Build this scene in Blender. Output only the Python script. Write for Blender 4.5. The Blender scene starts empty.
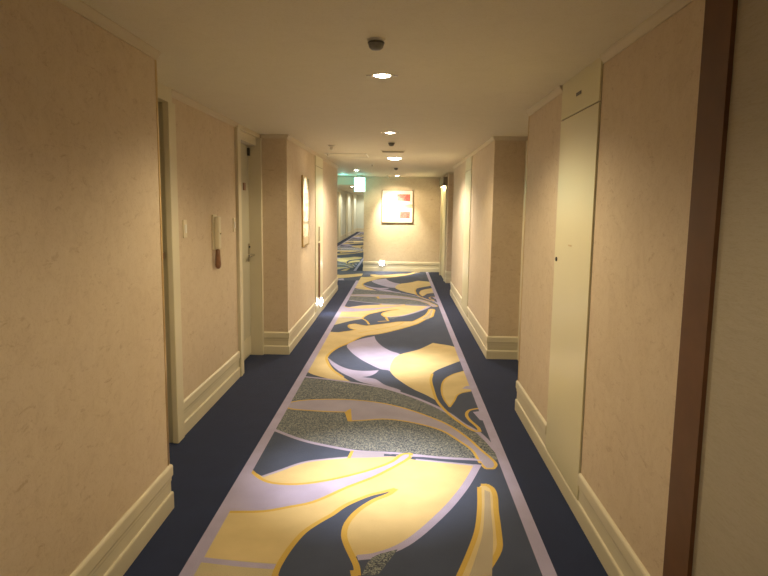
import bpy, bmesh, math, random
from mathutils import Vector, Matrix, geometry
random.seed(4)
S = bpy.context.scene
COL = S.collection
PI = math.pi
CEIL = 2.325
H = 1.6
XL, XR = -1.19, 0.955
YE = 15.58
XF = 1.0

# ---------------------------------------------------------------- materials
def new_mat(name):
    m = bpy.data.materials.new(name); m.use_nodes = True
    nt = m.node_tree
    return m, nt, nt.nodes['Principled BSDF']
def N(nt, t, **kw):
    n = nt.nodes.new(t)
    for k, v in kw.items():
        if k in n.inputs: n.inputs[k].default_value = v
        else: setattr(n, k, v)
    return n
def ramp(nt, fac, stops):
    r = nt.nodes.new('ShaderNodeValToRGB')
    e = r.color_ramp.elements
    e[0].position, e[0].color = stops[0][0], (*stops[0][1], 1)
    e[1].position, e[1].color = stops[-1][0], (*stops[-1][1], 1)
    for p, c in stops[1:-1]:
        x = e.new(p); x.color = (*c, 1)
    nt.links.new(fac, r.inputs[0]); return r
def bump(nt, b, h, s, d=.002):
    n = nt.nodes.new('ShaderNodeBump'); n.inputs['Strength'].default_value = s; n.inputs['Distance'].default_value = d
    nt.links.new(h, n.inputs['Height']); nt.links.new(n.outputs[0], b.inputs['Normal'])
def plain(name, col, rough=.5, metal=0, var=.06, scale=8, spec=.5, coat=0):
    m, nt, b = new_mat(name)
    tc = N(nt, 'ShaderNodeTexCoord')
    n = N(nt, 'ShaderNodeTexNoise'); n.inputs['Scale'].default_value = scale; n.inputs['Detail'].default_value = 4
    nt.links.new(tc.outputs['Object'], n.inputs['Vector'])
    r = ramp(nt, n.outputs['Fac'], [(.3, tuple(c*(1-var) for c in col)), (.7, tuple(min(1, c*(1+var)) for c in col))])
    nt.links.new(r.outputs[0], b.inputs['Base Color'])
    b.inputs['Roughness'].default_value = rough; b.inputs['Metallic'].default_value = metal
    b.inputs['Specular IOR Level'].default_value = spec
    b.inputs['Coat Weight'].default_value = coat
    return m
def wallpaper(name, c0, c1, c2, stretch=(1, 1, 1), s1=9., s2=60., bs=.25, scratch=.8):
    m, nt, b = new_mat(name)
    tc = N(nt, 'ShaderNodeTexCoord'); mp = N(nt, 'ShaderNodeMapping'); mp.inputs['Scale'].default_value = stretch
    nt.links.new(tc.outputs['Object'], mp.inputs['Vector'])
    n1 = N(nt, 'ShaderNodeTexNoise'); n1.inputs['Scale'].default_value = s1; n1.inputs['Detail'].default_value = 8
    n1.inputs['Roughness'].default_value = .65; n1.inputs['Distortion'].default_value = 1.2
    n2 = N(nt, 'ShaderNodeTexNoise'); n2.inputs['Scale'].default_value = s2; n2.inputs['Detail'].default_value = 5
    n2.inputs['Distortion'].default_value = 2
    for n in (n1, n2): nt.links.new(mp.outputs[0], n.inputs['Vector'])
    r = ramp(nt, n1.outputs['Fac'], [(.30, c0), (.46, c1), (.72, c2)])
    r2 = ramp(nt, n2.outputs['Fac'], [(.36, (.93, .91, .88)), (.48, (1, 1, 1))])
    mp2 = N(nt, 'ShaderNodeMapping'); mp2.inputs['Scale'].default_value = (1, 1, 2.6); nt.links.new(tc.outputs['Object'], mp2.inputs['Vector'])
    n3 = N(nt, 'ShaderNodeTexNoise'); n3.inputs['Scale'].default_value = 13; n3.inputs['Detail'].default_value = 7; n3.inputs['Roughness'].default_value = .7; n3.inputs['Distortion'].default_value = .6
    nt.links.new(mp2.outputs[0], n3.inputs['Vector'])
    r3 = ramp(nt, n3.outputs['Fac'], [(.33, (.80, .74, .68)), (.42, (1, 1, 1))])
    mx = N(nt, 'ShaderNodeMix'); mx.data_type = 'RGBA'; mx.blend_type = 'MULTIPLY'; mx.inputs['Factor'].default_value = 1
    nt.links.new(r.outputs[0], mx.inputs['A']); nt.links.new(r2.outputs[0], mx.inputs['B'])
    my = N(nt, 'ShaderNodeMix'); my.data_type = 'RGBA'; my.blend_type = 'MULTIPLY'; my.inputs['Factor'].default_value = scratch
    nt.links.new(mx.outputs['Result'], my.inputs['A']); nt.links.new(r3.outputs[0], my.inputs['B'])
    nt.links.new(my.outputs['Result'], b.inputs['Base Color'])
    b.inputs['Roughness'].default_value = .62; b.inputs['Specular IOR Level'].default_value = .35
    bump(nt, b, n2.outputs['Fac'], bs, .002)
    return m
def yarn(name, col, var=.16, scale=260):
    m, nt, b = new_mat(name)
    tc = N(nt, 'ShaderNodeTexCoord')
    n = N(nt, 'ShaderNodeTexNoise'); n.inputs['Scale'].default_value = scale; n.inputs['Detail'].default_value = 3
    g = N(nt, 'ShaderNodeTexNoise'); g.inputs['Scale'].default_value = 5; g.inputs['Detail'].default_value = 5
    nt.links.new(tc.outputs['Object'], n.inputs['Vector']); nt.links.new(tc.outputs['Object'], g.inputs['Vector'])
    r = ramp(nt, n.outputs['Fac'], [(.3, tuple(c*(1-var) for c in col)), (.7, tuple(c*(1+var) for c in col))])
    r2 = ramp(nt, g.outputs['Fac'], [(.3, (.86, .86, .86)), (.7, (1, 1, 1))])
    mx = N(nt, 'ShaderNodeMix'); mx.data_type = 'RGBA'; mx.blend_type = 'MULTIPLY'; mx.inputs['Factor'].default_value = 1
    nt.links.new(r.outputs[0], mx.inputs['A']); nt.links.new(r2.outputs[0], mx.inputs['B'])
    nt.links.new(mx.outputs['Result'], b.inputs['Base Color'])
    b.inputs['Roughness'].default_value = .95; b.inputs['Specular IOR Level'].default_value = .1
    b.inputs['Sheen Weight'].default_value = .08
    bump(nt, b, n.outputs['Fac'], .5, .004)
    return m
def heather(name):
    m, nt, b = new_mat(name)
    tc = N(nt, 'ShaderNodeTexCoord')
    v = N(nt, 'ShaderNodeTexVoronoi'); v.inputs['Scale'].default_value = 170
    nt.links.new(tc.outputs['Object'], v.inputs['Vector'])
    sep = N(nt, 'ShaderNodeSeparateColor'); nt.links.new(v.outputs['Color'], sep.inputs[0])
    r = ramp(nt, sep.outputs[0], [(.0, (.05, .057, .09)), (.35, (.10, .115, .145)), (.6, (.18, .20, .215)), (1., (.34, .36, .33))])
    nt.links.new(r.outputs[0], b.inputs['Base Color'])
    b.inputs['Roughness'].default_value = .95; b.inputs['Specular IOR Level'].default_value = .1
    bump(nt, b, sep.outputs[0], .4, .003)
    return m
def emit(name, col, s):
    m, nt, b = new_mat(name)
    b.inputs['Base Color'].default_value = (*col, 1)
    b.inputs['Emission Color'].default_value = (*col, 1); b.inputs['Emission Strength'].default_value = s
    return m
M = dict(
    paper=wallpaper('wallpaper_cream', (.60, .485, .35), (.645, .53, .39), (.68, .57, .43)),
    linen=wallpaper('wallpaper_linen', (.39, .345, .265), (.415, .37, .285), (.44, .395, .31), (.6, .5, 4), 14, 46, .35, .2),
    ceil=wallpaper('ceiling_paint', (.72, .67, .53), (.74, .69, .55), (.76, .71, .57), (1, 1, 1), 5, 90, .1, 0),
    paint=plain('painted_cream_wood', (.70, .64, .48), .5, var=.03, scale=3),
    door=plain('painted_door', (.52, .49, .37), .38, var=.03, scale=2),
    gloss=plain('glossy_cream_metal', (.71, .66, .44), .32, var=.02, scale=2, coat=0),
    wood=plain('dark_red_wood', (.125, .052, .019), .6, var=.12, scale=9),
    wood2=plain('brown_wood', (.26, .13, .07), .4, var=.2, scale=20),
    chrome=plain('brushed_metal', (.62, .60, .56), .25, 1, .05, 30),
    brass=plain('brass', (.62, .47, .24), .3, 1, .05, 30),
    dark=plain('dark_plastic', (.05, .045, .045), .4, var=.1, scale=30),
    grey=plain('grey_plastic', (.24, .235, .22), .35, var=.15, scale=60),
    ivory=plain('ivory_plastic', (.74, .66, .48), .3, var=.03, scale=10, coat=.3),
    white=plain('white_enamel', (.8, .78, .72), .35, var=.02, scale=10),
    card=plain('mat_board', (.82, .78, .70), .8, var=.02, scale=20),
    beige=plain('beige_mount', (.50, .40, .27), .7, var=.04, scale=20),
    glass=plain('picture_glass', (.80, .76, .68), .08, var=.05, scale=3, coat=1),  # pale base colour carries the glare painted on the glass
    navy=yarn('yarn_navy', (.022, .033, .085)),
    lilac=yarn('yarn_lilac', (.41, .38, .58)),
    lilac2=yarn('yarn_grey_lilac', (.36, .34, .46)),
    yellow=yarn('yarn_yellow', (.64, .51, .27), .12),
    yellow2=yarn('yarn_pale_yellow', (.52, .45, .29), .22),
    gold=yarn('yarn_gold', (.60, .41, .10)),
    beigey=yarn('yarn_beige', (.44, .38, .29), .25),
    heather=heather('yarn_heather'),
)
M['slate'] = yarn('yarn_slate', (.066, .084, .145))  # the navy yarn lightened: light on the centre field put into its colour
M['pale_paper'] = plain('pale_wall', (.66, .68, .60), .6, var=.04, scale=3)
M['headbox'] = plain('grey_brown_paint', (.26, .21, .14), .5)
M['crown'] = plain('crown_paint', (.62, .54, .40), .6, var=.02, scale=3)
M['slot'] = plain('slot_shadow_gap', (.36, .31, .22), .6)

# ---------------------------------------------------------------- mesh helpers
def obj(name, bm, mat, parent=None, smooth=False, loc=None):
    me = bpy.data.meshes.new(name)
    bmesh.ops.recalc_face_normals(bm, faces=bm.faces)
    bm.to_mesh(me); bm.free()
    for m in (mat if isinstance(mat, list) else [mat]): me.materials.append(m)
    if smooth:
        for p in me.polygons: p.use_smooth = True
    o = bpy.data.objects.new(name, me); COL.objects.link(o)
    if parent is not None: o.parent = parent
    if loc is not None: o.location = loc
    return o
def box(bm, x0, x1, y0, y1, z0, z1, bev=0, seg=2):
    r = bmesh.ops.create_cube(bm, size=1)
    vs = r['verts']
    for v in vs:
        v.co = Vector(((x0+x1)/2+v.co.x*(x1-x0), (y0+y1)/2+v.co.y*(y1-y0), (z0+z1)/2+v.co.z*(z1-z0)))
    if bev:
        es = list({e for v in vs for e in v.link_edges})
        bmesh.ops.bevel(bm, geom=es, offset=bev, segments=seg, profile=.6, affect='EDGES')
    return bm
def nbox(*a, **k):
    bm = bmesh.new(); box(bm, *a, **k); return bm
def prism(bm, pts, z0, z1):
    lo = [bm.verts.new((x, y, z0)) for x, y in pts]; hi = [bm.verts.new((x, y, z1)) for x, y in pts]
    n = len(pts)
    bm.faces.new(lo[::-1]); bm.faces.new(hi)
    for i in range(n): bm.faces.new((lo[i], lo[(i+1) % n], hi[(i+1) % n], hi[i]))
    return bm
def lathe(prof, n=32, axis='Z', close=True):
    """profile [(r, h)] turned about the axis"""
    bm = bmesh.new(); rings = []
    for r, h in prof:
        if r < 1e-6: rings.append([bm.verts.new((0, 0, h))])
        else: rings.append([bm.verts.new((r*math.cos(2*PI*i/n), r*math.sin(2*PI*i/n), h)) for i in range(n)])
    for a, b in zip(rings, rings[1:]):
        if len(a) == 1 and len(b) == 1: continue
        for i in range(n):
            j = (i+1) % n
            if len(a) == 1: bm.faces.new((a[0], b[i], b[j]))
            elif len(b) == 1: bm.faces.new((a[i], b[0], a[j]))
            else: bm.faces.new((a[i], b[i], b[j], a[j]))
    if axis == 'X': bmesh.ops.rotate(bm, verts=bm.verts, matrix=Matrix.Rotation(PI/2, 3, 'Y'))
    if axis == 'Y': bmesh.ops.rotate(bm, verts=bm.verts, matrix=Matrix.Rotation(-PI/2, 3, 'X'))
    return bm
def sweep(bm, path, prof, side=1):
    """profile [(offset into the room, z)] carried along a plan polyline with mitred corners; side=+1: the room lies to the left of travel"""
    P = [Vector((x, y)) for x, y in path]; rows = []
    for i, p in enumerate(P):
        ns = []
        if i > 0: d = (P[i]-P[i-1]).normalized(); ns.append(Vector((-d.y, d.x))*side)
        if i < len(P)-1: d = (P[i+1]-P[i]).normalized(); ns.append(Vector((-d.y, d.x))*side)
        if len(ns) == 2:
            m = (ns[0]+ns[1]); m = m/(m.length_squared)*2
        else: m = ns[0]
        rows.append([bm.verts.new((p.x+m.x*t, p.y+m.y*t, z)) for t, z in prof])
    for a, b in zip(rows, rows[1:]):
        for k in range(len(prof)):
            l = (k+1) % len(prof)
            bm.faces.new((a[k], a[l], b[l], b[k]))
    bm.faces.new(rows[0]); bm.faces.new(rows[-1][::-1])
    return bm
def struct(o): o['kind'] = 'structure'; return o
def tag(o, label, cat, group=None):
    o['label'] = label; o['category'] = cat
    if group: o['group'] = group
    return o
def thing(name, label, cat, loc=(0, 0, 0), rot=(0, 0, 0), group=None):
    o = bpy.data.objects.new(name, None); COL.objects.link(o); o.location = loc; o.rotation_euler = rot
    o.empty_display_size = .1
    return tag(o, label, cat, group)
def dup(root, loc, label, group=None):
    r = root.copy(); COL.objects.link(r); r.location = loc; r['label'] = label
    if group: r['group'] = group
    for ch in list(root.children):
        c = ch.copy(); COL.objects.link(c); c.parent = r
        for g in list(ch.children):
            d = g.copy(); COL.objects.link(d); d.parent = c
    return r

# ---------------------------------------------------------------- carpet: one flat partition of the floor, yarn by yarn
PAT = None
PAT = [
('p','yellow',[(0.498,9.848),(0.528,9.85),(0.552,9.805),(0.556,9.713),(0.536,9.543),(0.512,9.284),(0.491,9.148),(0.378,8.902),(0.247,8.548),(0.013,8.162),(-0.234,7.836),(-0.422,7.683),(-0.598,7.218),(-0.705,6.942),(-0.761,6.564),(-0.718,6.285),(-0.637,6.012),(-0.516,5.764),(-0.421,5.584),(-0.579,5.639),(-0.9,6.0),(-0.9,7.9),(-0.747,7.881),(-0.627,7.983),(-0.554,8.056),(-0.626,8.138),(-0.67,8.274),(-0.662,8.419),(-0.598,8.476),(-0.51,8.396),(-0.426,8.346),(-0.281,8.454),(-0.146,8.556),(-0.009,8.683),(0.199,8.727),(0.239,8.823),(0.285,8.935),(0.367,9.179),(0.411,9.337),(0.45,9.561),(0.481,9.814)]),
('l','gold',[(0.481,9.814),(0.45,9.561),(0.411,9.337),(0.367,9.179),(0.285,8.935),(0.239,8.823),(0.199,8.727),(-0.009,8.683),(-0.146,8.556),(-0.281,8.454),(-0.426,8.346),(-0.51,8.396),(-0.598,8.476),(-0.662,8.419),(-0.67,8.274),(-0.626,8.138),(-0.554,8.056),(-0.627,7.983),(-0.747,7.881)],0.025),
('l','gold',[(0.498,9.848),(0.528,9.85),(0.552,9.805),(0.556,9.713),(0.536,9.543),(0.512,9.284),(0.491,9.148),(0.378,8.902),(0.247,8.548),(0.013,8.162),(-0.234,7.836),(-0.422,7.683),(-0.598,7.218),(-0.705,6.942),(-0.761,6.564),(-0.718,6.285),(-0.637,6.012),(-0.516,5.764)],0.029),
('l','gold',[(0.075,8.653),(-0.04,8.382),(-0.244,8.138),(-0.507,7.851)],0.018),
('p','beige',[(0.506,9.781),(0.534,9.757),(0.509,9.542),(0.482,9.283),(0.427,8.933),(0.326,8.928),(0.376,9.089),(0.433,9.299),(0.477,9.563)]),
('p','lilac',[(-0.593,7.164),(-0.478,7.452),(-0.297,7.681),(-0.27,7.447),(-0.192,7.134),(-0.088,6.887),(0.021,6.723),(-0.021,6.38),(-0.057,5.979),(-0.103,6.047),(-0.16,6.07),(-0.283,6.26),(-0.417,6.524),(-0.537,6.851)]),
('p','lilac',[(-0.75,6.52),(-0.617,6.235),(-0.473,6.047),(-0.327,6.0),(-0.188,6.041),(-0.211,5.93),(-0.264,5.821),(-0.338,5.777),(-0.212,5.716),(-0.114,5.524),(0.022,5.376),(0.022,5.301),(-0.139,5.458),(-0.336,5.606),(-0.434,5.752),(-0.562,5.949),(-0.675,6.222)]),
('p','yellow',[(0.412,7.341),(0.655,7.13),(0.662,6.475),(0.637,6.452),(0.503,6.262),(0.391,6.088),(0.334,5.944),(0.309,5.719),(0.315,5.433),(0.332,5.081),(0.31,5.12),(0.243,5.249),(0.145,5.4),(0.021,5.671),(-0.046,5.869),(-0.078,6.053),(-0.067,6.355),(0.006,6.693),(0.232,6.983)]),
('p','lilac',[(0.598,4.815),(0.657,4.843),(0.673,4.609),(0.63,4.629)]),
('p','yellow',[(0.653,6.069),(0.533,5.933),(0.436,5.728),(0.391,5.439),(0.39,5.167),(0.424,4.928),(0.472,5.09),(0.532,5.292),(0.676,5.421),(0.677,5.745)]),
('l','gold',[(0.653,6.069),(0.533,5.933),(0.436,5.728),(0.391,5.439),(0.39,5.167),(0.424,4.928),(0.472,5.09),(0.532,5.292),(0.676,5.421)],0.015),
('p','lilac',[(0.574,5.46),(0.618,5.542),(0.682,5.547),(0.669,5.436)]),
('p','navy',[(-0.867,5.767),(-0.853,5.884),(-0.737,5.713)]),
('p','heather',[(-0.917,5.725),(-0.694,5.668),(-0.397,5.552),(-0.129,5.406),(0.065,5.231),(0.267,4.97),(0.402,4.735),(0.491,4.506),(0.577,4.319),(0.661,3.979),(0.651,3.877),(0.53,3.878),(0.294,3.897),(-0.004,3.963),(-0.242,3.984),(-0.456,4.06),(-0.655,4.162),(-0.87,4.334),(-0.941,4.401)]),
('l','lilac',[(-0.923,5.76),(-0.697,5.695),(-0.399,5.578),(-0.13,5.434),(0.073,5.246),(0.268,5.001),(0.404,4.768),(0.494,4.536),(0.588,4.349),(0.672,3.968)],0.035),
('l','lilac',[(-0.937,4.38),(-0.866,4.314),(-0.652,4.14),(-0.454,4.038),(-0.241,3.96),(-0.004,3.943),(0.293,3.885),(0.529,3.868)],0.034),
('l','gold',[(0.334,5.944),(0.309,5.719),(0.314,5.412),(0.332,5.081),(0.403,4.759),(0.491,4.521),(0.557,4.392),(0.599,4.38),(0.595,4.463),(0.551,4.624),(0.54,4.744),(0.576,4.858),(0.657,4.91)],0.025),
('p','lilac2',[(-0.905,4.881),(-0.881,4.958),(-0.774,5.029),(-0.537,5.072),(-0.327,5.059),(-0.117,4.989),(0.062,4.867),(0.253,4.674),(0.384,4.499),(0.496,4.251),(0.558,4.047),(0.616,3.873),(0.626,3.792),(0.602,3.734),(0.555,3.731),(0.533,3.802),(0.5,4.027),(0.43,4.189),(0.329,4.376),(0.183,4.502),(0.028,4.58),(-0.107,4.606),(-0.229,4.575),(-0.361,4.545),(-0.401,4.751),(-0.501,4.752),(-0.667,4.768),(-0.855,4.808)]),
('l','gold',[(-0.905,4.881),(-0.881,4.958),(-0.774,5.029),(-0.537,5.072),(-0.327,5.059),(-0.117,4.989),(0.062,4.867),(0.253,4.674),(0.384,4.499),(0.496,4.251),(0.558,4.047),(0.616,3.873),(0.626,3.792),(0.602,3.734),(0.555,3.731),(0.533,3.802),(0.5,4.027),(0.43,4.189),(0.329,4.376),(0.183,4.502),(0.028,4.58),(-0.107,4.606),(-0.229,4.575),(-0.361,4.545),(-0.401,4.751),(-0.501,4.752),(-0.667,4.768),(-0.855,4.808),(-0.905,4.881)],0.02),
('p','gold',[(-0.402,4.763),(-0.369,4.839),(-0.338,4.546),(-0.361,4.545)]),
('p','yellow',[(-1.025,3.092),(-0.869,3.102),(-0.699,3.117),(-0.576,3.17),(-0.45,3.234),(-0.281,3.421),(-0.132,3.571),(-0.033,3.699),(0.074,3.863),(0.125,3.839),(0.307,3.802),(0.499,3.781),(0.481,3.727),(0.395,3.49),(0.29,3.249),(0.188,3.061),(0.092,2.904),(0.009,2.803),(-0.097,2.734),(-0.168,2.714),(-0.192,2.696),(-0.242,2.597),(-0.516,2.585),(-0.522,2.616),(-0.863,2.656),(-0.934,2.661)]),
('p','yellow2',[(-0.9,2.67),(-0.49,2.63),(-0.51,2.53),(-0.657,2.365),(-0.844,2.06),(-0.9,1.98)]),
('l','lilac',[(-0.932,2.657),(-0.861,2.648),(-0.695,2.623),(-0.511,2.608)],0.04),
('l','lilac',[(0.513,3.79),(0.407,3.491),(0.301,3.249),(0.201,3.062),(0.102,2.9),(0.016,2.795),(-0.092,2.721),(-0.167,2.701)],0.045),
('p','navy',[(-0.513,2.547),(-0.51,2.6),(-0.49,2.751),(-0.445,2.906),(-0.384,3.013),(-0.329,3.09),(-0.272,3.186),(-0.155,3.314),(-0.075,3.362),(-0.005,3.41),(-0.04,3.352),(-0.12,3.278),(-0.202,3.156),(-0.247,3.018),(-0.251,2.897),(-0.228,2.8),(-0.192,2.696),(-0.171,2.629),(-0.162,2.563),(-0.183,2.595),(-0.143,2.398),(-0.289,2.33),(-0.35,2.112),(-0.404,2.107),(-0.454,2.369),(-0.499,2.508)]),
('l','gold',[(-0.522,2.546),(-0.52,2.616),(-0.497,2.756),(-0.451,2.916),(-0.386,3.025),(-0.33,3.103),(-0.273,3.202),(-0.155,3.326),(-0.076,3.375),(-0.006,3.419)],0.028),
('l','gold',[(0.0,3.417),(-0.04,3.348),(-0.12,3.272),(-0.202,3.145),(-0.246,3.013),(-0.251,2.897),(-0.228,2.8),(-0.192,2.696),(-0.171,2.629),(-0.162,2.563),(-0.183,2.595),(-0.143,2.398),(-0.289,2.33)],0.03),
('l','gold',[(-0.522,2.546),(-0.454,2.369),(-0.404,2.107)],0.028),
('p','heather',[(-0.105,2.704),(0.014,2.782),(-0.073,2.567),(-0.143,2.564)]),
('p','yellow',[(-0.869,3.616),(-0.793,3.539),(-0.721,3.61),(-0.579,3.757),(-0.429,3.814),(-0.273,3.857),(-0.087,3.884),(0.036,3.915),(-0.022,3.815),(-0.137,3.693),(-0.294,3.576),(-0.445,3.492),(-0.575,3.45),(-0.709,3.456),(-0.794,3.509)]),
('l','lilac',[(-0.794,3.542),(-0.722,3.617),(-0.58,3.763),(-0.43,3.824),(-0.273,3.865),(-0.087,3.892),(0.01,3.897)],0.022),
('p','lilac2',[(-0.294,3.967),(-0.082,3.949),(-0.003,3.905),(-0.087,3.875),(-0.297,3.847)]),
('p','gold',[(-0.316,3.841),(-0.301,3.97),(-0.281,3.97),(-0.294,3.844)]),
('p','navy',[(-0.082,3.929),(-0.003,3.916),(-0.003,3.887),(-0.081,3.892)]),
('p','lilac',[(-0.976,3.73),(-0.901,3.651),(-0.867,3.607),(-0.794,3.509),(-0.709,3.456),(-0.575,3.45),(-0.445,3.492),(-0.294,3.576),(-0.137,3.693),(-0.022,3.815),(0.036,3.932),(0.095,3.952),(0.085,3.877),(-0.034,3.699),(-0.132,3.573),(-0.281,3.424),(-0.449,3.236),(-0.574,3.17),(-0.697,3.117),(-0.869,3.102),(-0.999,3.093)]),
('l','gold',[(-0.882,3.623),(-0.794,3.509),(-0.709,3.456),(-0.575,3.45),(-0.445,3.492),(-0.294,3.576),(-0.137,3.693),(-0.022,3.815),(0.036,3.927),(0.095,3.944),(0.085,3.877),(-0.034,3.699),(-0.132,3.573),(-0.281,3.424),(-0.449,3.236),(-0.574,3.17),(-0.697,3.117),(-0.869,3.102)],0.025),
('l','navy',[(0.189,3.859),(0.34,3.83),(0.533,3.799)],0.026),
('l','lilac',[(0.094,3.902),(0.297,3.894),(0.546,3.855)],0.02),
('l','lilac',[(0.125,3.847),(0.307,3.813),(0.523,3.772)],0.022)]
PERIOD = 6.35
def smooth_line(pts, closed):
    n = len(pts); out = []
    P = [Vector(p) for p in pts]
    def ang(i):
        if not closed and (i == 0 or i == n-1): return 99
        a = P[i]-P[i-1]; b = P[(i+1) % n]-P[i]
        if a.length < 1e-6 or b.length < 1e-6: return 99
        return math.degrees(a.angle(b))
    tan = []
    for i in range(n):
        if ang(i) > 50: tan.append(None)
        else: tan.append((P[(i+1) % n]-P[i-1])/2)
    for i in range(n if closed else n-1):
        j = (i+1) % n; d = P[j]-P[i]
        t0 = tan[i] if tan[i] is not None else d
        t1 = tan[j] if tan[j] is not None else d
        L = d.length
        if t0.length > 1e-9: t0 = t0.normalized()*L
        if t1.length > 1e-9: t1 = t1.normalized()*L
        K = 1 if L < .02 else (3 if L < .15 else 6)
        for k in range(K):
            s = k/K
            q = P[i]*(2*s**3-3*s*s+1)+t0*(s**3-2*s*s+s)+P[j]*(-2*s**3+3*s*s)+t1*(s**3-s*s)
            out.append(q)
    if not closed: out.append(P[-1])
    return out
def ribbon(pts, w):
    qs = []
    for a, b in zip(pts, pts[1:]):
        d = b-a
        if d.length < 1e-5: continue
        d.normalize(); n = Vector((-d.y, d.x))*w/2; e = d*w*.12
        qs.append([a-e-n, b+e-n, b+e+n, a-e+n])
    return qs
YN = ['navy', 'slate', 'lilac', 'lilac2', 'yellow', 'yellow2', 'gold', 'beige', 'heather']
YM = [M['navy'], M['slate'], M['lilac'], M['lilac2'], M['yellow'], M['yellow2'], M['gold'], M['beigey'], M['heather']]
Y0, Y1 = -2.0, 39.5
def carpet():
    # raster of priority: every zone is solved separately and kept inside its rectangle
    bm = bmesh.new()
    def quad(x0, x1, y0, y1, m):
        f = bm.faces.new([bm.verts.new((x, y, 0)) for x, y in ((x0, y0), (x1, y0), (x1, y1), (x0, y1))]); f.material_index = YN.index(m)
    def zone(x0, x1, y0, y1, shifts, dx):
        shapes = []
        for it in PAT:
            for sx, s in shifts:
                pts = smooth_line([(x+sx, y+s) for x, y in it[2]], it[0] == 'p')
                m = YN.index('slate' if it[1] == 'navy' else it[1])
                for pg in ([pts] if it[0] == 'p' else ribbon(pts, it[3])):
                    bb = (min(p.x for p in pg), max(p.x for p in pg), min(p.y for p in pg), max(p.y for p in pg))
                    if bb[1] < x0 or bb[0] > x1 or bb[3] < y0 or bb[2] > y1: continue
                    shapes.append((bb, pg, m))
        vs = [Vector(p) for p in ((x0, y0), (x1, y0), (x1, y1), (x0, y1))]
        es = [(0, 1), (1, 2), (2, 3), (3, 0)]
        for bb, pg, m in shapes:
            k = len(vs); n = len(pg); vs.extend(pg); es.extend((k+i, k+(i+1) % n) for i in range(n))
        V, E_, F_, ov, oe, of = geometry.delaunay_2d_cdt(vs, es, [], 0, 1e-5)
        def inside(pg, x, y):
            c = False; j = pg[-1]
            for i in pg:
                if (i.y > y) != (j.y > y) and x < (j.x-i.x)*(y-i.y)/(j.y-i.y)+i.x: c = not c
                j = i
            return c
        bv = [bm.verts.new((v.x, v.y, 0)) for v in V]
        cell = {}
        for i, (bb, pg, m) in enumerate(shapes):
            for k in range(int(bb[2]*4)-1, int(bb[3]*4)+2): cell.setdefault(k, []).append(i)
        for f in F_:
            x = sum(V[i].x for i in f)/3; y = sum(V[i].y for i in f)/3
            if not (x0 < x < x1 and y0 < y < y1): continue
            mm = YN.index('slate')
            for i in reversed(cell.get(int(y*4), ())):
                bb, pg, m = shapes[i]
                if bb[0] <= x <= bb[1] and bb[2] <= y <= bb[3] and inside(pg, x, y): mm = m; break
            bm.faces.new([bv[i] for i in f]).material_index = mm
    a, b = -.872, .65
    sh = [(0, k*PERIOD) for k in (-1, 0, 1)]
    zone(a, b, Y0, 13.55, sh, 0)
    zone(-3.2, a, 13.55, YE+.02, [(-.95, PERIOD-.1), (-.95, -.1)], 0)
    zone(a, b, 13.55, YE+.02, [(0, PERIOD), (0, 0)], 0)
    zone(-2.42, -1.15, YE+.02, Y1, [(-1.85, k*PERIOD) for k in (1, 2, 3, 4, 5)], 0)
    # borders
    quad(a-.065, a, Y0, 13.55, 'lilac'); quad(b, b+.065, Y0, YE+.02, 'lilac')
    quad(-1.8, a-.065, Y0, 13.55, 'navy'); quad(b+.065, 1.5, Y0, YE+.02, 'navy')
    quad(-3.2, -1.8, 11.7, 13.55, 'navy')
    quad(-1.15, -1.085, YE+.02, Y1, 'lilac'); quad(-1.085, -.8, YE+.02, Y1, 'navy')
    quad(-2.485, -2.42, YE+.02, Y1, 'lilac'); quad(-3.2, -2.485, YE+.02, Y1, 'navy')
    for v in [v for v in bm.verts if not v.link_faces]: bm.verts.remove(v)
    for f in bm.faces:
        if f.normal.z < 0 or f.calc_area() == 0: pass
    me = bpy.data.meshes.new('floor')
    bm.normal_update()
    for f in bm.faces:
        if f.normal.z < 0: f.normal_flip()
    bm.to_mesh(me); bm.free()
    for m in YM: me.materials.append(m)
    o = bpy.data.objects.new('floor', me); COL.objects.link(o); struct(o)
carpet()

# ---------------------------------------------------------------- shell
bm = bmesh.new()
box(bm, -3.3, 1.6, -2.1, 39.7, CEIL, CEIL+.1)
struct(obj('ceiling', bm, M['ceil']))

LW = [(XL, -2), (XL, 3.12), (-1.62, 3.12), (-1.62, 4.10), (-1.49, 4.10), (-1.49, 5.76), (-1.62, 5.76), (-1.62, 6.63), (XL, 6.63), (XL, 11.95), (-2.9, 11.95), (-2.9, 11.75), (-1.9, 11.75), (-1.9, -2)]
struct(obj('wall_left', prism(bmesh.new(), LW, -.02, CEIL), M['paper']))
RW = [(XR, 1.915), (XR, 4.88), (1.38, 4.88), (1.38, 6.60), (XR, 6.60), (XR, 11.55), (1.25, 11.55), (1.25, 13.35), (XF, 13.35), (XF, YE), (1.5, YE), (1.5, 1.915)]
struct(obj('wall_right', prism(bmesh.new(), RW[::-1], -.02, CEIL), M['paper']))
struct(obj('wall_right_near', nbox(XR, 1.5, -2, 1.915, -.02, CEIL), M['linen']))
struct(obj('wall_end', prism(bmesh.new(), [(-.9, YE), (1.5, YE), (1.5, 15.9), (-.8, 15.9), (-.8, 39.6), (-.9, 39.6)], -.02, CEIL), M['paper']))
struct(obj('wall_back', nbox(-1.9, 1.5, -2.12, -2, -.02, CEIL), M['paper']))
struct(obj('wall_passage_left', nbox(-2.9, -2.72, 11.95, 39.6, -.02, CEIL), M['pale_paper']))
struct(obj('wall_passage_end', nbox(-2.72, -.9, 39.4, 39.6, -.02, CEIL), M['pale_paper']))
# lowered beam across the mouth of the far passage
struct(obj('trim_1', nbox(-2.72, -.9, 15.62, 15.95, 2.12, CEIL, bev=.01), M['paint']))

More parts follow.
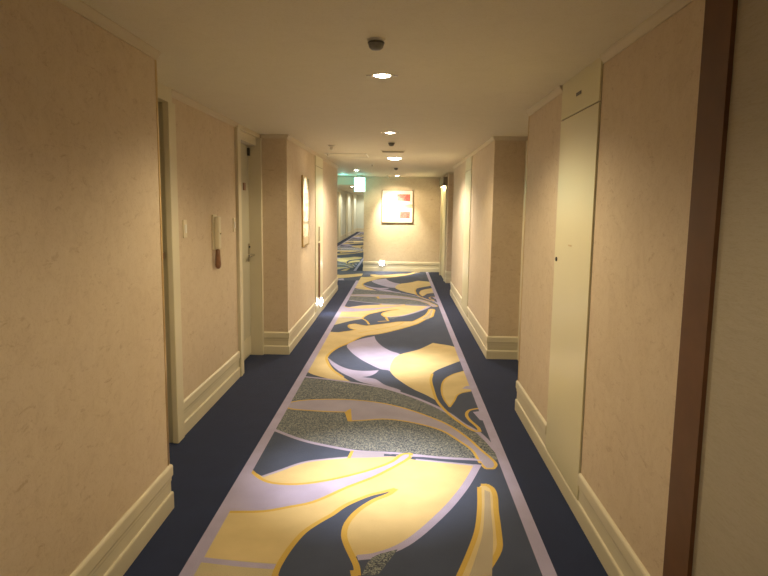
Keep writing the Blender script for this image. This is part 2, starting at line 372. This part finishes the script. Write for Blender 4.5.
BASE = [(-.004, -.004), (.014, -.004), (.014, .084), (.011, .092), (.004, .094), (.004, .150), (.007, .156), (.007, .170), (.010, .178), (.014, .184), (.014, .232), (.011, .240), (.004, .246), (-.004, .246)]
PLINTH = [(-.004, -.004), (.014, -.004), (.014, .084), (.011, .091), (-.004, .091)]
CROWN = [(-.004, CEIL+.002), (-.004, CEIL-.04), (.006, CEIL-.04), (.008, CEIL-.032), (.020, CEIL-.014), (.024, CEIL-.006), (.024, CEIL+.002)]
def runs(name, paths, prof, mat, side):
    bm = bmesh.new()
    for p in paths: sweep(bm, p, prof, side)
    return struct(obj(name, bm, mat))
L = [[(XL, -2), (XL, 3.12), (-1.5, 3.12)], [(-1.49, 4.15), (-1.49, 5.71)], [(-1.46, 6.63), (XL, 6.63), (XL, 8.80)], [(XL, 9.62), (XL, 11.95), (-2.6, 11.95)]]
runs('baseboard_left', L, BASE, M['paint'], -1)
R = [[(XR, 2.105), (XR, 3.13)], [(XR, 3.86), (XR, 4.88), (1.37, 4.88)], [(1.28, 6.60), (XR, 6.60), (XR, 8.62)], [(XR, 9.40), (XR, 11.55), (1.24, 11.55)], [(1.25, 13.35), (XF, 13.35), (XF, 13.62)], [(XF, 15.05), (XF, YE), (-.9, YE), (-.9, 39.4)]]
# travel along +Y on the right wall: the room is to the left of travel
runs('baseboard_right', R, BASE, M['paint'], 1)
runs('baseboard_passage', [[(-2.72, 12.0), (-2.72, 39.4), (-.9, 39.4)]], BASE, M['paint'], -1)
runs('trim_2', [[(XL, -2), (XL, 3.12)], [(-1.49, 4.10), (-1.49, 5.76)], [(-1.45, 6.63), (XL, 6.63), (XL, 11.95), (-2.6, 11.95)]], CROWN, M['crown'], -1)
runs('trim_3', [[(XR, 2.105), (XR, 3.12)], [(XR, 3.87), (XR, 4.88)], [(1.28, 6.60), (XR, 6.60), (XR, 11.55), (1.24, 11.55)], [(1.25, 13.35), (XF, 13.35), (XF, YE), (-.9, YE)]], CROWN, M['crown'], 1)
# plinth under the flush service panels
runs('baseboard_service', [[(XR, 3.13), (XR, 3.86)], [(XR, 8.62), (XR, 9.40)]], PLINTH, M['paint'], 1)
# slim corner guards
def guard(n, x, y, sx, sy, z0=.246, z1=CEIL-.04):
    bm = bmesh.new()
    box(bm, x-.001 if sx > 0 else x-.003, x+.003 if sx > 0 else x+.001, min(y, y+sy*.018), max(y, y+sy*.018), z0, z1)
    struct(obj('trim_%d' % n, bm, M['brass']))
guard(4, XL, 3.12, 1, -1); guard(5, XR, 4.88, -1, -1)

# dark wooden post at the near right
bm = bmesh.new()
prism(bm, [(XR+.03, 1.912), (XR+.03, 2.112), (XR-.002, 2.112), (XR-.014, 2.085), (XR-.014, 1.912)], 0, CEIL)
struct(obj('trim_6', bm, M['wood']))

# ---------------------------------------------------------------- doors
def casing(name, boxes, mat=None):
    bm = bmesh.new()
    for b in boxes: box(bm, *b, bev=.004)
    return struct(obj(name, bm, mat or M['paint']))
# door 1, in the first left alcove, leaf hidden behind the near wall
d1 = struct(obj('door_1', nbox(-1.619, -1.58, 3.20, 4.03, .01, 2.20, bev=.003), M['door']))
obj('door_frame', box(box(nbox(-1.619, -1.500, 4.04, 4.112, 0, 2.235), -1.619, -1.545, 3.121, 3.20, 0, 2.235), -1.619, -1.545, 3.20, 4.03, 2.2, 2.235), M['door'], d1)
obj('frame_edge', nbox(-1.505, -1.466, 4.022, 4.15, 0, 2.24, bev=.006), M['paint'], d1)
lt = obj('latch_plate', nbox(-1.545, -1.525, 4.005, 4.03, 1.245, 1.285, bev=.003), M['wood2'], d1)
# header over alcove 1
struct(obj('trim_7', nbox(-1.62, -1.47, 3.12, 4.10, 2.235, CEIL), M['paint']))
# door 2 (second left alcove) with handle, peephole and closer
d2 = struct(obj('door_2', nbox(-1.619, -1.58, 5.83, 6.575, .01, 2.20, bev=.003), M['door']))
bm = nbox(-1.619, -1.468, 5.75, 5.83, 0, 2.285, bev=.005)
box(bm, -1.619, -1.45, 6.575, 6.632, 0, 2.285, bev=.004)
box(bm, -1.619, -1.50, 5.83, 6.575, 2.205, 2.285, bev=.004)
obj('door_frame', bm, M['paint'], d2)
obj('frame_edge', nbox(-1.50, -1.462, 5.705, 5.765, 0, 2.29, bev=.006), M['paint'], d2)
obj('kick_plate', nbox(-1.58, -1.574, 5.85, 6.56, .03, .215, bev=.001), M['paint'], d2)
obj('name_plate', nbox(-1.58, -1.572, 6.33, 6.42, 1.745, 1.82, bev=.002), M['wood2'], d2)
hd = obj('handle_plate', nbox(-1.58, -1.570, 6.50, 6.55, 1.01, 1.20, bev=.003), M['chrome'], d2)
bm = lathe([(0, 0), (.011, 0), (.011, .05), (0, .05)], 12, 'X')
for v in bm.verts: v.co += Vector((-1.572, 6.525, 1.08))
box(bm, -1.535, -1.515, 6.40, 6.54, 1.07, 1.092, bev=.006)
obj('lever', bm, M['chrome'], hd)
bm = lathe([(0, 0), (.012, 0), (.010, .012), (0, .012)], 12, 'X')
for v in bm.verts: v.co += Vector((-1.572, 6.525, 1.165))
obj('key_cylinder', bm, M['dark'], hd)
obj('door_closer', nbox(-1.58, -1.555, 6.52, 6.56, 2.10, 2.18, bev=.004), M['dark'], d2)
struct(obj('trim_8', nbox(-1.62, -1.47, 5.76, 6.63, 2.285, CEIL), M['paint']))
# door 3: alcove on the right
d3 = struct(obj('door_3', nbox(1.34, 1.379, 5.05, 6.40, .01, 2.20, bev=.003), M['door']))
bm = nbox(1.27, 1.379, 6.50, 6.603, 0, 2.285, bev=.005)
box(bm, 1.32, 1.379, 6.40, 6.50, 0, 2.285); box(bm, 1.32, 1.379, 4.97, 5.05, 0, 2.285); box(bm, 1.32, 1.379, 5.05, 6.40, 2.2, 2.285)
obj('door_frame', bm, M['paint'], d3)
obj('handle', nbox(1.30, 1.34, 5.12, 5.24, 1.0, 1.03, bev=.006), M['chrome'], d3)
# flush service panels
def service(n, x, y0, y1, s, z0=.093, z1=CEIL, over=2.115, g=.004, knob=None):
    t = .010*s
    bm = bmesh.new()
    a, b = sorted((x-.002*s, x+t))
    box(bm, a, b, y0+g, y1-g, z0, over-g, bev=.0015)
    d = struct(obj('door_%d' % n, bm, M['gloss']))
    obj('top_panel', nbox(a, b, y0+g, y1-g, over+g, z1, bev=.0015), M['gloss'], d)
    a, b = sorted((x-.004*s, x+.002*s))
    obj('shadow_gap', nbox(a, b, y0-.002, y1+.002, z0, z1), M['slot'], d)
    return d
d4 = service(4, XR, 3.13, 3.86, -1)
bm = lathe([(0, 0), (.013, 0), (.013, .006), (.007, .009), (0, .009)], 16, 'X')
for v in bm.verts: v.co = Vector((XR-.010-v.co.x, v.co.y+3.80, v.co.z+1.30))
obj('lock', bm, M['dark'], d4)
obj('vent_slot', nbox(XR-.013, XR-.009, 3.45, 3.54, 2.205, 2.222), M['dark'], d4)
obj('finger_pull', nbox(XR-.0125, XR-.009, 3.49, 3.55, 1.394, 1.402), M['brass'], d4)
d5 = service(5, XR, 8.62, 9.40, -1)
d6 = service(6, XL, 8.80, 9.62, 1, z0=.0, over=2.15)
obj('edge_guard', nbox(XL+.008, XL+.030, 9.08, 9.16, .27, 1.065, bev=.004), M['wood2'], d6)
obj('pull_handle', nbox(XL+.008, XL+.028, 9.08, 9.15, 1.09, 1.30, bev=.004), M['chrome'], d6)
# door 7: lit cream door with dark head at the far right
d7 = service(7, XF, 13.75, 14.9, -1, z0=.0, over=2.04)
bm = nbox(XF-.03, XF+.005, 13.64, 13.75, 0, 2.06, bev=.004); box(bm, XF-.05, XF+.005, 14.9, 15.03, 0, 2.06, bev=.004)
obj('door_frame', bm, M['paint'], d7)
obj('head_box', nbox(XF-.09, XF+.005, 13.64, 15.03, 2.06, 2.25, bev=.004), M['headbox'], d7)
M['doorlamp'] = emit('door_head_lamp_glow', (1, .82, .42), 12)
obj('head_lamp', nbox(XF-.075, XF-.015, 13.95, 14.7, 2.050, 2.062, bev=.001), M['doorlamp'], d7)  # glowing strip added under the head to brighten the door
# cream doors along the left wall of the far passage
for i, y in enumerate((27.5, 31.5, 35.5)):
    d = struct(obj('door_%d' % (8+i), nbox(-2.73, -2.70, y, y+.9, 0, 2.1, bev=.003), M['gloss']))
    bm = nbox(-2.73, -2.69, y-.09, y, 0, 2.2, bev=.003); box(bm, -2.73, -2.69, y+.9, y+.99, 0, 2.2, bev=.003); box(bm, -2.73, -2.69, y, y+.9, 2.1, 2.2)
    obj('door_frame', bm, M['paint'], d)

# ---------------------------------------------------------------- things on the walls
# slim ivory wall fitting with a brown end
w = thing('wall_handset', 'slim ivory wall fitting with brown hanging lower end, left alcove wall', 'wall handset', (-1.49, 5.01, 1.30))
bm = nbox(0, .014, -.055, .055, -.06, .22, bev=.006); obj('back_plate', bm, M['ivory'], w)
bm = nbox(.012, .052, -.036, .036, -.055, .205, bev=.016, seg=4); obj('body', bm, M['ivory'], w, smooth=True)
bm = lathe([(0, 0), (.010, .001), (.010, .006), (0, .008)], 16, 'X')
for v in bm.verts: v.co += Vector((.051, 0, .07))
obj('button', bm, M['chrome'], w)
bm = lathe([(0, -.215), (.012, -.212), (.021, -.198), (.024, -.18), (.020, -.12), (.018, -.065), (.013, -.058), (0, -.058)], 20)
for v in bm.verts: v.co += Vector((.030, 0, 0))
obj('lower_grip', bm, M['wood2'], w, smooth=True)
bm = lathe([(0, -.06), (.008, -.06), (.008, -.03), (0, -.03)], 12)
for v in bm.verts: v.co += Vector((.030, 0, 0))
obj('neck', bm, M['brass'], w)

def switch(y, z, label):
    s = thing('switch_plate', label, 'switch plate', (-1.49, y, z), group=None)
    obj('plate', nbox(0, .009, -.035, .035, -.062, .062, bev=.003), M['ivory'], s)
    obj('rocker', nbox(.009, .014, -.016, .016, -.03, .03, bev=.002), M['white'], s)
    return s
s1 = switch(4.32, 1.43, 'small ivory switch plate on left alcove wall nearest the camera')
s2 = dup(s1, (-1.49, 5.62, 1.42), 'small ivory switch plate beside the grey-green left door frame')

# framed picture on the left projecting wall
p = thing('framed_picture', 'tall framed picture seen edge-on on the left wall, pale glare on its glass', 'picture', (XL, 7.84, 1.53))
bm = bmesh.new()
W2 = .25
box(bm, 0, .022, -W2, -W2+.02, -.43, .43, bev=.003); box(bm, 0, .022, W2-.02, W2, -.43, .43, bev=.003)
box(bm, 0, .022, -W2+.02, W2-.02, -.43, -.41, bev=.003); box(bm, 0, .022, -W2+.02, W2-.02, .41, .43, bev=.003)
obj('frame', bm, M['brass'], p)
obj('backing', nbox(0, .016, -W2+.02, W2-.02, -.41, .41), M['card'], p)
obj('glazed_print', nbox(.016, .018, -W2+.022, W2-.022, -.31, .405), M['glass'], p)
obj('lower_mount', nbox(.016, .018, -W2+.022, W2-.022, -.408, -.31), M['beige'], p)

# double picture on the end wall
p = thing('framed_picture', 'square framed picture with two stacked reddish prints on the end wall', 'picture', (-.075, YE, 1.605))
bm = bmesh.new(); A, B = .385, .40
box(bm, -A, A, -.03, 0, -B, -B+.012, bev=.003); box(bm, -A, A, -.03, 0, B-.012, B, bev=.003)
box(bm, -A, -A+.012, -.03, 0, -B+.012, B-.012, bev=.003); box(bm, A-.012, A, -.03, 0, -B+.012, B-.012, bev=.003)
obj('frame', bm, M['wood2'], p)
obj('mount', nbox(-A+.012, A-.012, -.014, 0, -B+.012, B-.012), M['beige'], p)
def print_mat(name, c0, c1, c2):
    m, nt, b = new_mat(name)
    tc = N(nt, 'ShaderNodeTexCoord'); n = N(nt, 'ShaderNodeTexNoise'); n.inputs['Scale'].default_value = 9; n.inputs['Distortion'].default_value = 2
    nt.links.new(tc.outputs['Object'], n.inputs['Vector'])
    r = ramp(nt, n.outputs['Fac'], [(.3, c0), (.5, c1), (.7, c2)]); nt.links.new(r.outputs[0], b.inputs['Base Color']); b.inputs['Roughness'].default_value = .6
    return m
M['red'] = print_mat('red_print', (.36, .07, .07), (.48, .13, .12), (.58, .26, .22))
M['pale'] = print_mat('pale_print', (.70, .62, .52), (.80, .72, .62), (.72, .60, .44))  # pale tones paint the spotlight glare over the left half
for z0, z1, rx, r0_, r1_ in ((.055, .386, -.015, .13, .300), (-.386, -.035, .065, -.285, -.125)):
    c = obj('mat_card', nbox(-A+.015, A-.015, -.022, -.014, z0, z1, bev=.001), M['card'], p)
    obj('red_print', nbox(rx, A-.075, -.024, -.022, r0_, r1_), M['red'], c)
    obj('pale_print', nbox(-A+.075, rx-.03, -.024, -.022, r0_, r1_), M['pale'], c)

# foot lights
M['foot'] = emit('foot_lamp_glow', (1, .95, .88), 60)
def footlight(label, loc, rz):
    f = thing('foot_light', label, 'foot light', loc, (0, 0, rz))
    obj('housing', nbox(-.07, .07, -.016, 0, -.07, .07, bev=.006), M['white'], f)
    bm = lathe([(0, .03), (.03, .027), (.055, .016), (.062, 0), (0, 0)], 24, 'Y')
    for v in bm.verts: v.co = Vector((v.co.x, -v.co.y-.014, v.co.z))
    obj('lens', bm, M['foot'], f, smooth=True)
    return f
footlight('small glowing foot light low on the end wall below the picture', (-.436, YE-.015, .205), 0)
footlight('small glowing foot light low on the left wall below the brown strip', (XL+.011, 9.23, .18), PI/2)

# exit sign
M['exit'] = emit('exit_sign_glow', (.32, 1.0, .90), 5)
e = thing('exit_sign', 'glowing pale green exit sign box hanging at the ceiling left of end wall', 'exit sign', (-.955, 14.8, CEIL))
obj('hanger', nbox(-.06, .06, -.03, .03, -.05, 0, bev=.004), M['white'], e)
obj('housing', nbox(-.135, .135, -.035, .035, -.40, -.05, bev=.008), M['white'], e)
obj('lit_panel', nbox(-.122, .122, -.038, -.035, -.385, -.065, bev=.001), M['exit'], e)
obj('rear_panel', nbox(-.122, .122, .035, .038, -.385, -.065, bev=.001), M['exit'], e)

# ---------------------------------------------------------------- ceiling
M['bulb'] = emit('downlight_glow', (1, .86, .66), 60)
M['flat'] = emit('flat_lamp_glow', (1, .86, .66), 30)
def spot(name, loc, e, ang, col=(1, .80, .56), blend=.6, rot=(0, 0, 0), r=.035):
    l = bpy.data.lights.new(name, 'SPOT'); l.energy = e; l.spot_size = math.radians(ang); l.spot_blend = blend
    l.color = col; l.shadow_soft_size = r
    o = bpy.data.objects.new(name, l); COL.objects.link(o); o.location = loc; o.rotation_euler = rot
    return o
def point(name, loc, e, col=(1, .80, .56), r=.05):
    l = bpy.data.lights.new(name, 'POINT'); l.energy = e; l.color = col; l.shadow_soft_size = r
    o = bpy.data.objects.new(name, l); COL.objects.link(o); o.location = loc; return o
def downlight(label, loc):
    t = thing('downlight', label, 'downlight', loc)
    obj('trim_ring', lathe([(.046, -.001), (.048, -.005), (.060, -.006), (.066, -.001), (.066, .002), (.046, .002)], 36), M['white'], t, smooth=True)
    obj('lamp', lathe([(0, -.010), (.030, -.008), (.046, -.002), (.046, 0), (0, 0)], 28), M['bulb'], t)
    for a, b in ((-.088, -.066), (.066, .088)): obj('clip', nbox(a, b, -.006, .006, -.005, 0, bev=.001), M['chrome'], t)
    return t
DL = [(-.114, 3.62, 'largest bright round downlight, nearest to the camera in the ceiling'),
      (-.114, 6.34, 'second bright round downlight, before the small dark dome detector'),
      (-.085, 15.0, 'small bright downlight just before the end wall above the picture')]
g = downlight(DL[0][2], (DL[0][0], DL[0][1], CEIL))
for x, y, l in DL[1:]: dup(g, (x, y, CEIL), l)
dup(g, (-.114, .85, CEIL), 'round downlight in the ceiling above the camera position')
t = thing('ceiling_lamp', 'wide flat glowing round ceiling lamp in the middle of the corridor', 'ceiling lamp', (-.10, 9.51, CEIL))
obj('rim', lathe([(.098, 0), (.102, -.012), (.115, -.014), (.120, 0)], 40), M['white'], t, smooth=True)
obj('diffuser', lathe([(0, -.036), (.07, -.030), (.10, -.014), (.102, 0), (0, 0)], 40), M['flat'], t, smooth=True)
def dome(label, loc, s=.66):
    t = thing('dome_detector', label, 'detector', loc)
    obj('base_ring', lathe([(0, 0), (.062*s, 0), (.060*s, -.010*s), (.054*s, -.012*s), (0, -.012*s)], 36), M['white'], t, smooth=False)
    bm = lathe([(.052*s, -.014*s), (.053*s, -.030*s), (.046*s, -.052*s), (.030*s, -.066*s), (0, -.070*s)], 36)
    obj('dome_cover', bm, M['grey'], t, smooth=True)
    obj('grille_ring', lathe([(.0525*s, -.018*s), (.0565*s, -.020*s), (.0565*s, -.024*s), (.0520*s, -.026*s), (.0520*s, -.018*s)], 36), M['dark'], t)
    return t
g = dome('large dark grey dome detector in ceiling, nearest to the camera', (-.118, 2.87, CEIL))
dup(g, (-.113, 7.28, CEIL), 'small dark dome detector between second downlight and flat ceiling lamp')
dup(g, (-.095, 11.98, CEIL), 'small dark dome detector beyond the flat ceiling lamp')
v = thing('air_diffuser', 'flat rectangular ceiling vent plate just before the flat ceiling lamp', 'air vent', (-.11, 8.45, CEIL))
obj('frame', nbox(-.16, .16, -.09, .09, -.008, 0, bev=.002), M['ceil'], v)
for k in range(5): obj('louvre', nbox(-.14, .14, -.07+k*.032, -.058+k*.032, -.012, -.008), M['slot'], v)
bm = nbox(-.30, .30, -.30, .30, -.004, 0, bev=.001)
h = thing('ceiling_hatch', 'square pale ceiling access hatch left of the flat ceiling lamp', 'hatch', (-.78, 9.2, CEIL))
obj('hatch_frame', box(box(box(nbox(-.30, .30, -.30, -.285, -.006, 0), -.30, .30, .285, .30, -.006, 0), -.30, -.285, -.285, .285, -.006, 0), .285, .30, -.285, .285, -.006, 0), M['white'], h)
obj('hatch_panel', nbox(-.283, .283, -.283, .283, -.003, 0), M['ceil'], h)
def sprinkler(label, loc):
    t = thing('sprinkler_head', label, 'sprinkler', loc)
    obj('rosette', lathe([(0, 0), (.035, 0), (.033, -.008), (.012, -.012), (0, -.012)], 24), M['white'], t, smooth=True)
    obj('deflector', lathe([(0, -.012), (.006, -.012), (.006, -.034), (.018, -.036), (.018, -.039), (0, -.039)], 16), M['chrome'], t, smooth=True)
    return t
g = sprinkler('small sprinkler head close to the left wall beside the ceiling hatch', (-1.02, 8.85, CEIL))
dup(g, (-.50, 11.0, CEIL), 'small sprinkler head beyond the hatch, towards the exit sign')

# ---------------------------------------------------------------- light
WARM = (1, .81, .50)
for y in (14.0, 14.33, 14.66): point('door_head_beam', (XF-.045, y, 2.02), 3.5, (1, .82, .42), .02)  # fill points added with the glowing strip to light the door
#LIGHTS
Z = CEIL-.012
for y, en in ((.85, 62), (3.62, 130), (6.34, 130), (15.0, 95)):
    spot('downlight_beam', (-.11, y, Z), en*3.2, 44, (1, .93, .86), 1)
    spot('downlight_spill', (-.11, y, Z), en*.92, 152, WARM, .5)
spot('ceiling_lamp_beam', (-.10, 9.51, CEIL-.05), 270, 160, (1, .87, .70), .4, r=.12)
# wall washer for the picture
def picture_spot(label, x, y, target, en, ang, rz):
    t = thing('picture_spotlight', label, 'spotlight', (x, y, CEIL), (0, 0, rz))
    obj('base', lathe([(0, 0), (.045, 0), (.045, -.012), (0, -.012)], 24), M['white'], t)
    sp = lathe([(0, .03), (.018, .03), (.024, -.018), (.021, -.019)], 24)
    fc = lathe([(0, -.016), (.0215, -.016), (.0215, -.014), (0, -.014)], 24)
    for q in (sp, fc):
        bmesh.ops.rotate(q, verts=q.verts, matrix=Matrix.Rotation(math.radians(32), 3, 'X'))
        for v in q.verts: v.co += Vector((0, 0, -.036))
    obj('lamp_head', sp, M['white'], t, smooth=True); obj('lamp_face', fc, M['bulb'], t)
    o = Vector((x, y, CEIL-.05)); d = (Vector(target)-o).normalized()
    spot('picture_beam', o+d*.06, en, ang, (1, .87, .60), .9, d.to_track_quat('-Z', 'Y').to_euler(), .02)
picture_spot('small bright spotlight at the ceiling aimed at the end wall picture', -.31, 14.95, (-.12, YE, 1.22), 330, 68, 0)
picture_spot('small spotlight at the ceiling aimed at the tall left wall picture', -.84, 7.72, (XL, 7.84, 1.55), 120, 50, PI/2-.3)
point('exit_sign_light', (-1.35, 14.9, CEIL-.12), 4, (.25, 1, .9)); point('exit_sign_rear_light', (-1.9, 18.0, CEIL-.5), 14, (.25, 1, .9))  # second point is a cyan fill added deep in the passage, off the sign
# passage lamps
g = bpy.data.objects['downlight']
for y in (18.5, 23.5, 28.5, 33.5, 38.0):
    dup(g, (-1.8, y, CEIL), 'round downlight in the ceiling of the far left passage, %s' % {18.5: 'nearest behind the beam', 23.5: 'second behind the beam', 28.5: 'middle of the row', 33.5: 'second from its end', 38.0: 'by its end wall'}[y], 'passage downlights')
    spot('passage_beam', (-1.8, y, Z), 170, 165, (1, .95, .76), .3)
dup(g, (-.9, 12.9, CEIL), 'round downlight near the left corner where the passage opens')
spot('corner_beam', (-.9, 12.9, Z), 90, 150, (1, .9, .75), .5)
wd = bpy.data.worlds.new('World'); S.world = wd; wd.use_nodes = True
wd.node_tree.nodes['Background'].inputs[0].default_value = (0, 0, 0, 1)

# ---------------------------------------------------------------- camera
f, pi_, ya, ro = 628.663, .1288407, -.0243030, .0127430
fw = Vector((math.sin(ya)*math.cos(pi_), math.cos(ya)*math.cos(pi_), -math.sin(pi_)))
r0 = Vector((math.cos(ya), -math.sin(ya), 0)); u0 = r0.cross(fw)
r = math.cos(ro)*r0+math.sin(ro)*u0; u = -math.sin(ro)*r0+math.cos(ro)*u0
cam = bpy.data.cameras.new('camera'); cam.sensor_fit = 'HORIZONTAL'; cam.sensor_width = 36; cam.lens = f*36/768
cam.clip_start = .05; cam.clip_end = 100
co = bpy.data.objects.new('camera', cam); COL.objects.link(co)
m = Matrix.Identity(4)
for i in range(3): m[i][0] = r[i]; m[i][1] = u[i]; m[i][2] = -fw[i]
m[2][3] = H
co.matrix_world = m
S.camera = co
S.view_settings.view_transform = 'Standard'; S.view_settings.look = 'None'
S.view_settings.gamma = 1; S.view_settings.use_curve_mapping = False
S.view_settings.exposure = 0
